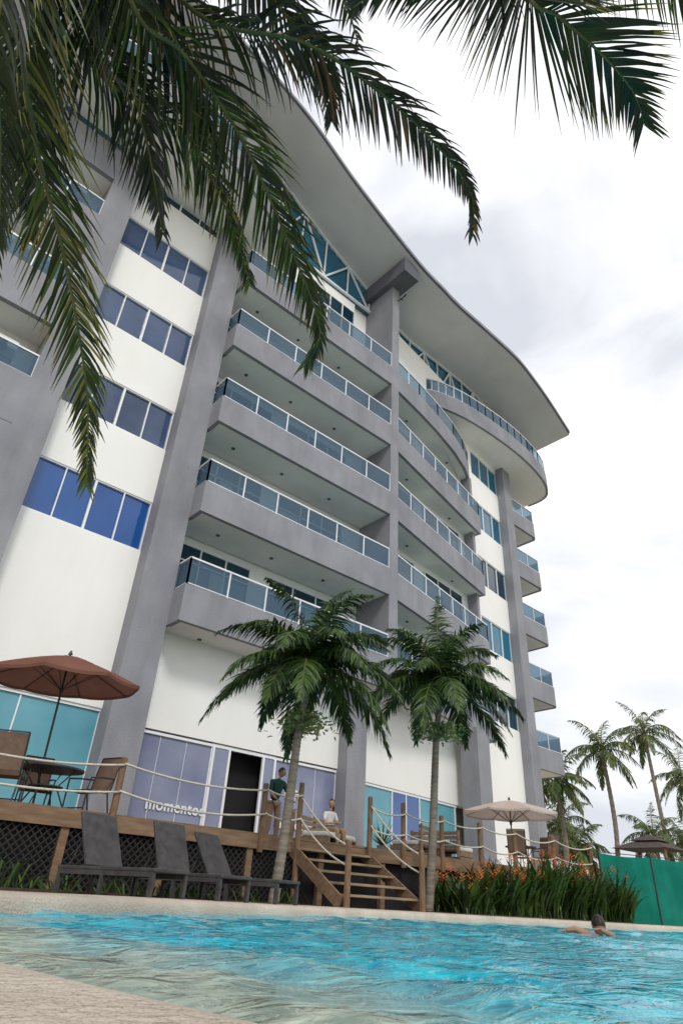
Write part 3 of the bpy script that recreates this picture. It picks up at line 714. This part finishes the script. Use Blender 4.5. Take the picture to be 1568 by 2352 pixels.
# ================================================================ PEOPLE
def skin(name,mt,verts,edges,parent,root=0,sub=2):
    me=bpy.data.meshes.new(name); me.from_pydata([v_[:3] for v_ in verts],edges,[]); o=bpy.data.objects.new(name,me); COL.objects.link(o); o.parent=parent
    md=o.modifiers.new('s','SKIN'); md.use_smooth_shade=True
    for i,sv in enumerate(me.skin_vertices[0].data):
        r_=verts[i][3]; sv.radius=(r_,verts[i][4] if len(verts[i])>4 else r_); sv.use_root=(i==root)
    sb=o.modifiers.new('u','SUBSURF'); sb.levels=sub; sb.render_levels=sub
    me.materials.append(M[mt]); return o
def head(c,fwd,up,s,mskin,mhair,parent,long=False):
    fwd=V(fwd).normalized(); up=V(up).normalized(); sd=fwd.cross(up).normalized(); up=sd.cross(fwd)
    R=Matrix((sd,fwd,up)).transposed().to_4x4()
    def ell(name,loc,r_,mt,cut=None):
        bm=bmesh.new(); bmesh.ops.create_uvsphere(bm,u_segments=20,v_segments=14,radius=1)
        for v_ in bm.verts:
            z=v_.co.z; k=1-.22*max(0,-z)-.0
            v_.co=V((v_.co.x*r_[0]*k,v_.co.y*r_[1]*(1-.1*max(0,-z)),v_.co.z*r_[2]))
        if cut:
            dl=[v_ for v_ in bm.verts if cut(v_.co)]; bmesh.ops.delete(bm,geom=dl,context='VERTS')
        me=bpy.data.meshes.new(name); bm.to_mesh(me); bm.free(); me.materials.append(M[mt])
        for p_ in me.polygons: p_.use_smooth=True
        o=bpy.data.objects.new(name,me); COL.objects.link(o); o.matrix_world=Matrix.Translation(V(c)+R.to_3x3()@V(loc))@R; o.parent=parent; return o
    ell('head',(0,0,0),(.075*s,.095*s,.115*s),mskin)
    ell('hair',(0,-.008,.012),(.084*s,.102*s,.118*s),mhair,lambda q:(q.y>.045*s and q.z<.055*s) or q.z<-.045*s)
    ell('nose',(0,.097*s,-.01),(.012,.018,.022),mskin)
    for sx in(-1,1):
        ell('ear',(sx*.077*s,0,-.005),(.012,.022,.032),mskin); ell('eye',(sx*.03*s,.086*s,.015),(.012,.008,.007),'hair')
    ell('mouth',(0,.088*s,-.05*s),(.022,.008,.006),'terra')
    if long: ell('hair_back',(0,-.07,-.12),(.07,.045,.18),mhair)
def hand(name,w,d,n,mt,parent,curl=.5):
    w=V(w);d=V(d).normalized();n=(V(n)-d*V(n).dot(d)).normalized(); s_=d.cross(n)
    vs=[(*w,.022,.016),(*(w+d*.045),.036,.014),(*(w+d*.085),.038,.013)];es=[(0,1),(1,2)]
    skin(name+'_palm',mt,vs,es,parent,0,2)
    for i,L_ in enumerate((.068,.078,.073,.058)):
        b=w+d*.08+s_*(.030-.02*i); c_=curl; p1=b+(d*math.cos(c_*.5)+n*math.sin(c_*.5))*L_*.45; p2=p1+(d*math.cos(c_*1.2)+n*math.sin(c_*1.2))*L_*.32; p3=p2+(d*math.cos(c_*1.8)+n*math.sin(c_*1.8))*L_*.25
        skin(name+'_finger_%d'%i,mt,[(*b,.009),(*p1,.0085),(*p2,.008),(*p3,.006)],[(0,1),(1,2),(2,3)],parent,0,1)
    b=w+d*.025+s_*.03; p1=b+(s_*.8+d*.6+n*.2).normalized()*.035; p2=p1+(d+s_*.25+n*.4).normalized()*.03
    skin(name+'_thumb',mt,[(*b,.012),(*p1,.010),(*p2,.008)],[(0,1),(1,2)],parent,0,1)
Pm=empty('standing_man'); X,Y_,Z0=10.25,14.0,1.15
def q(dx,dy,dz,*r_): return (X+dx,Y_+dy,Z0+dz,*r_)
skin('trousers','khaki',[q(0,0,.95,.15,.11),q(-.09,.0,.86,.10),q(-.1,.02,.48,.075),q(-.1,.05,.07,.055),q(.10,.0,.86,.10),q(.12,-.05,.48,.075),q(.13,.0,.07,.055)],[(0,1),(1,2),(2,3),(0,4),(4,5),(5,6)],Pm)
skin('shirt','gshirt',[q(0,0,.93,.155,.12),q(.02,0,1.15,.15,.11),q(.05,-.02,1.36,.17,.11),q(.07,-.02,1.44,.09),q(-.13,-.02,1.38,.07),q(-.17,-.05,1.14,.055),q(.23,-.03,1.37,.07),q(.33,-.09,1.16,.055)],[(0,1),(1,2),(2,3),(2,4),(4,5),(2,6),(6,7)],Pm)
skin('neck','skin',[q(.07,-.02,1.42,.055),q(.09,-.04,1.52,.05)],[(0,1)],Pm)
skin('forearm_left','skin',[q(-.17,-.05,1.16,.045),q(-.19,-.08,1.1,.042),q(-.1,-.24,.96,.03)],[(0,1),(1,2)],Pm)
skin('forearm_right','skin',[q(.33,-.09,1.18,.045),q(.35,-.11,1.12,.042),q(.52,-.2,1.18,.03)],[(0,1),(1,2)],Pm)
hand('hand_left',q(-.1,-.24,.96),(.5,-.6,-.4),(0,0,-1),'skin',Pm); hand('hand_right',q(.52,-.2,1.18),(1,-.3,.1),(0,0,-1),'skin',Pm)
skin('shoe_left','hair',[q(-.1,.06,.05,.045),q(-.1,-.12,.035,.04,.03)],[(0,1)],Pm); skin('shoe_right','hair',[q(.13,.02,.05,.045),q(.16,-.16,.035,.04,.03)],[(0,1)],Pm)
head(q(.12,-.06,1.62)[:3],(.7,-.7,-.25),(.2,-.1,1),1.,'skin','hair',Pm)
Pm2=empty('standing_person'); X,Y_,Z0=11.3,14.7,1.15
skin('trousers','khaki',[q(0,0,.95,.14,.1),q(-.08,.0,.86,.09),q(-.09,.02,.48,.07),q(-.09,.05,.07,.05),q(.09,.0,.86,.09),q(.1,-.03,.48,.07),q(.1,.0,.07,.05)],[(0,1),(1,2),(2,3),(0,4),(4,5),(5,6)],Pm2)
skin('shirt','wshirt',[q(0,0,.93,.14,.11),q(0,0,1.15,.13,.1),q(0,0,1.34,.15,.1),q(0,0,1.42,.08),q(-.17,0,1.34,.06),q(-.24,-.05,1.12,.05),q(.17,-.0,1.34,.06),q(.24,-.09,1.12,.05)],[(0,1),(1,2),(2,3),(2,4),(4,5),(2,6),(6,7)],Pm2)
skin('neck','skin',[q(0,0,1.4,.05),q(0,-.01,1.5,.045)],[(0,1)],Pm2)
skin('forearm_left','skin',[q(-.24,-.05,1.13,.042),q(-.15,-.25,1.05,.03)],[(0,1)],Pm2); skin('forearm_right','skin',[q(.24,-.09,1.13,.042),q(.1,-.28,1.1,.03)],[(0,1)],Pm2)
hand('hand_left',q(-.15,-.25,1.05),(.4,-.8,.1),(0,0,-1),'skin',Pm2); hand('hand_right',q(.1,-.28,1.1),(-.4,-.8,.1),(0,0,-1),'skin',Pm2)
skin('shoe_left','hair',[q(-.09,.04,.05,.045),q(-.1,-.14,.035,.04,.03)],[(0,1)],Pm2); skin('shoe_right','hair',[q(.1,.0,.05,.045),q(.12,-.18,.035,.04,.03)],[(0,1)],Pm2)
head(q(0,-.03,1.59)[:3],(-.6,-.8,-.1),(0,0,1),1.,'skin','hair',Pm2)
Pw=empty('seated_woman'); X,Y_,Z0=12.25,14.2,1.55
skin('trousers','khaki',[q(0,0,.1,.15,.12),q(-.09,-.1,.08,.09),q(-.12,-.5,.07,.075),q(-.12,-.52,-.33,.05),q(.09,-.1,.08,.09),q(.1,-.5,.07,.075),q(.12,-.5,-.33,.05)],[(0,1),(1,2),(2,3),(0,4),(4,5),(5,6)],Pw)
skin('shirt','wshirt',[q(0,0,.08,.15,.12),q(0,.02,.28,.12,.095),q(.02,-.02,.48,.145,.1),q(.02,-.03,.55,.07),q(-.15,-.02,.48,.055),q(-.2,-.08,.3,.05),q(.18,-.04,.48,.055),q(.22,-.1,.3,.05)],[(0,1),(1,2),(2,3),(2,4),(4,5),(2,6),(6,7)],Pw)
skin('neck','skin2',[q(.02,-.03,.54,.045),q(.02,-.05,.64,.042)],[(0,1)],Pw)
skin('forearm_left','skin2',[q(-.2,-.08,.32,.04),q(-.2,-.1,.24,.038),q(-.06,-.3,.24,.027)],[(0,1),(1,2)],Pw); skin('forearm_right','skin2',[q(.22,-.1,.32,.04),q(.22,-.12,.24,.038),q(.08,-.32,.26,.027)],[(0,1),(1,2)],Pw)
hand('hand_left',q(-.06,-.3,.24),(.5,-.8,.1),(0,0,-1),'skin2',Pw); hand('hand_right',q(.08,-.32,.26),(-.5,-.8,.1),(0,0,-1),'skin2',Pw)
head(q(.02,-.07,.73)[:3],(-.75,-.65,-.2),(0,0,1),1.,'skin2','hairb',Pw,True)
Ps=empty('swimmer'); X,Y_,Z0=10.3,5.75,-.2
skin('torso','skin',[q(.25,.2,-.12,.14,.09),q(0,0,-.08,.16,.1),q(-.02,-.0,.0,.07),q(-.17,.05,-.03,.06),q(-.26,.2,.06,.045),q(-.36,.32,.03,.03)],[(0,1),(1,2),(1,3),(3,4),(4,5)],Ps,1)
skin('arm_right','skin',[q(.16,-.1,-.06,.06),q(-.05,-.25,.0,.045),q(-.28,-.2,.07,.03)],[(0,1),(1,2)],Ps)
hand('hand_left',q(-.36,.32,.03),(-1,.3,-.1),(0,0,-1),'skin',Ps,.3); hand('hand_right',q(-.28,-.2,.07),(-1,.1,.1),(0,0,-1),'skin',Ps,.3)
head(q(0,-.02,.11)[:3],(.6,.75,-.25),(0,0,1),1.15,'skin','hair',Ps)
# ================================================================ WORLD / LIGHT
w=bpy.data.worlds.new('World'); S.world=w; w.use_nodes=True; nt=w.node_tree; N=nt.nodes; L=nt.links
bg=N['Background']; sky=N.new('ShaderNodeTexSky'); sky.sky_type='NISHITA'; sky.sun_disc=False; EL=math.radians(42); AZ=math.radians(205)
sky.sun_elevation=EL; sky.sun_rotation=AZ
tc=N.new('ShaderNodeTexCoord'); mp=N.new('ShaderNodeMapping'); mp.inputs['Scale'].default_value=(1,1,2.4); mp.inputs['Location'].default_value=(.35,.2,.1); L.new(tc.outputs['Generated'],mp.inputs[0])
n1=N.new('ShaderNodeTexNoise'); n1.inputs['Scale'].default_value=2.3; n1.inputs['Detail'].default_value=6; n1.inputs['Roughness'].default_value=.48; n1.inputs['Distortion'].default_value=.35
L.new(mp.outputs[0],n1.inputs[0])
r=N.new('ShaderNodeValToRGB'); r.color_ramp.elements[0].position=.33; r.color_ramp.elements[0].color=(.53,.55,.60,1); r.color_ramp.elements[1].position=.60; r.color_ramp.elements[1].color=(.97,.97,.97,1)
L.new(n1.outputs[0],r.inputs[0])
sc=N.new('ShaderNodeMixRGB'); sc.blend_type='MULTIPLY'; sc.inputs[0].default_value=1; sc.inputs[2].default_value=(.1,.1,.1,1); L.new(sky.outputs[0],sc.inputs[1])
mx=N.new('ShaderNodeMixRGB'); mx.inputs[0].default_value=.95; L.new(sc.outputs[0],mx.inputs[1]); L.new(r.outputs[0],mx.inputs[2])
L.new(mx.outputs[0],bg.inputs[0]); bg.inputs[1].default_value=1.42
sd=bpy.data.lights.new('sun','SUN'); sd.energy=1.5; sd.angle=math.radians(12); sd.color=(1,.97,.93); so=bpy.data.objects.new('sun',sd); COL.objects.link(so)
dirv=V((math.sin(AZ)*math.cos(EL),math.cos(AZ)*math.cos(EL),math.sin(EL)))
so.rotation_euler=dirv.to_track_quat('Z','Y').to_euler(); so.location=(0,-20,40)
S.view_settings.view_transform='Standard'; S.view_settings.look='None'; S.view_settings.exposure=0
# ================================================================ CAMERA
f=1454.
v=V((141,-2351,f)).normalized(); u=V((1956,1016,f)); u=(u-v*u.dot(v)).normalized(); w_=v.cross(u)
right=V((u.x,w_.x,v.x)); up=-V((u.y,w_.y,v.y)); back=-V((u.z,w_.z,v.z))
cd=bpy.data.cameras.new('camera'); cam=bpy.data.objects.new('camera',cd); COL.objects.link(cam); S.camera=cam
Mx=Matrix((right,up,back)).transposed().to_4x4(); cam.matrix_world=Mx
cd.sensor_fit='VERTICAL'; cd.sensor_height=24; cd.lens=24*f/2352; cd.clip_start=.02; cd.clip_end=3000
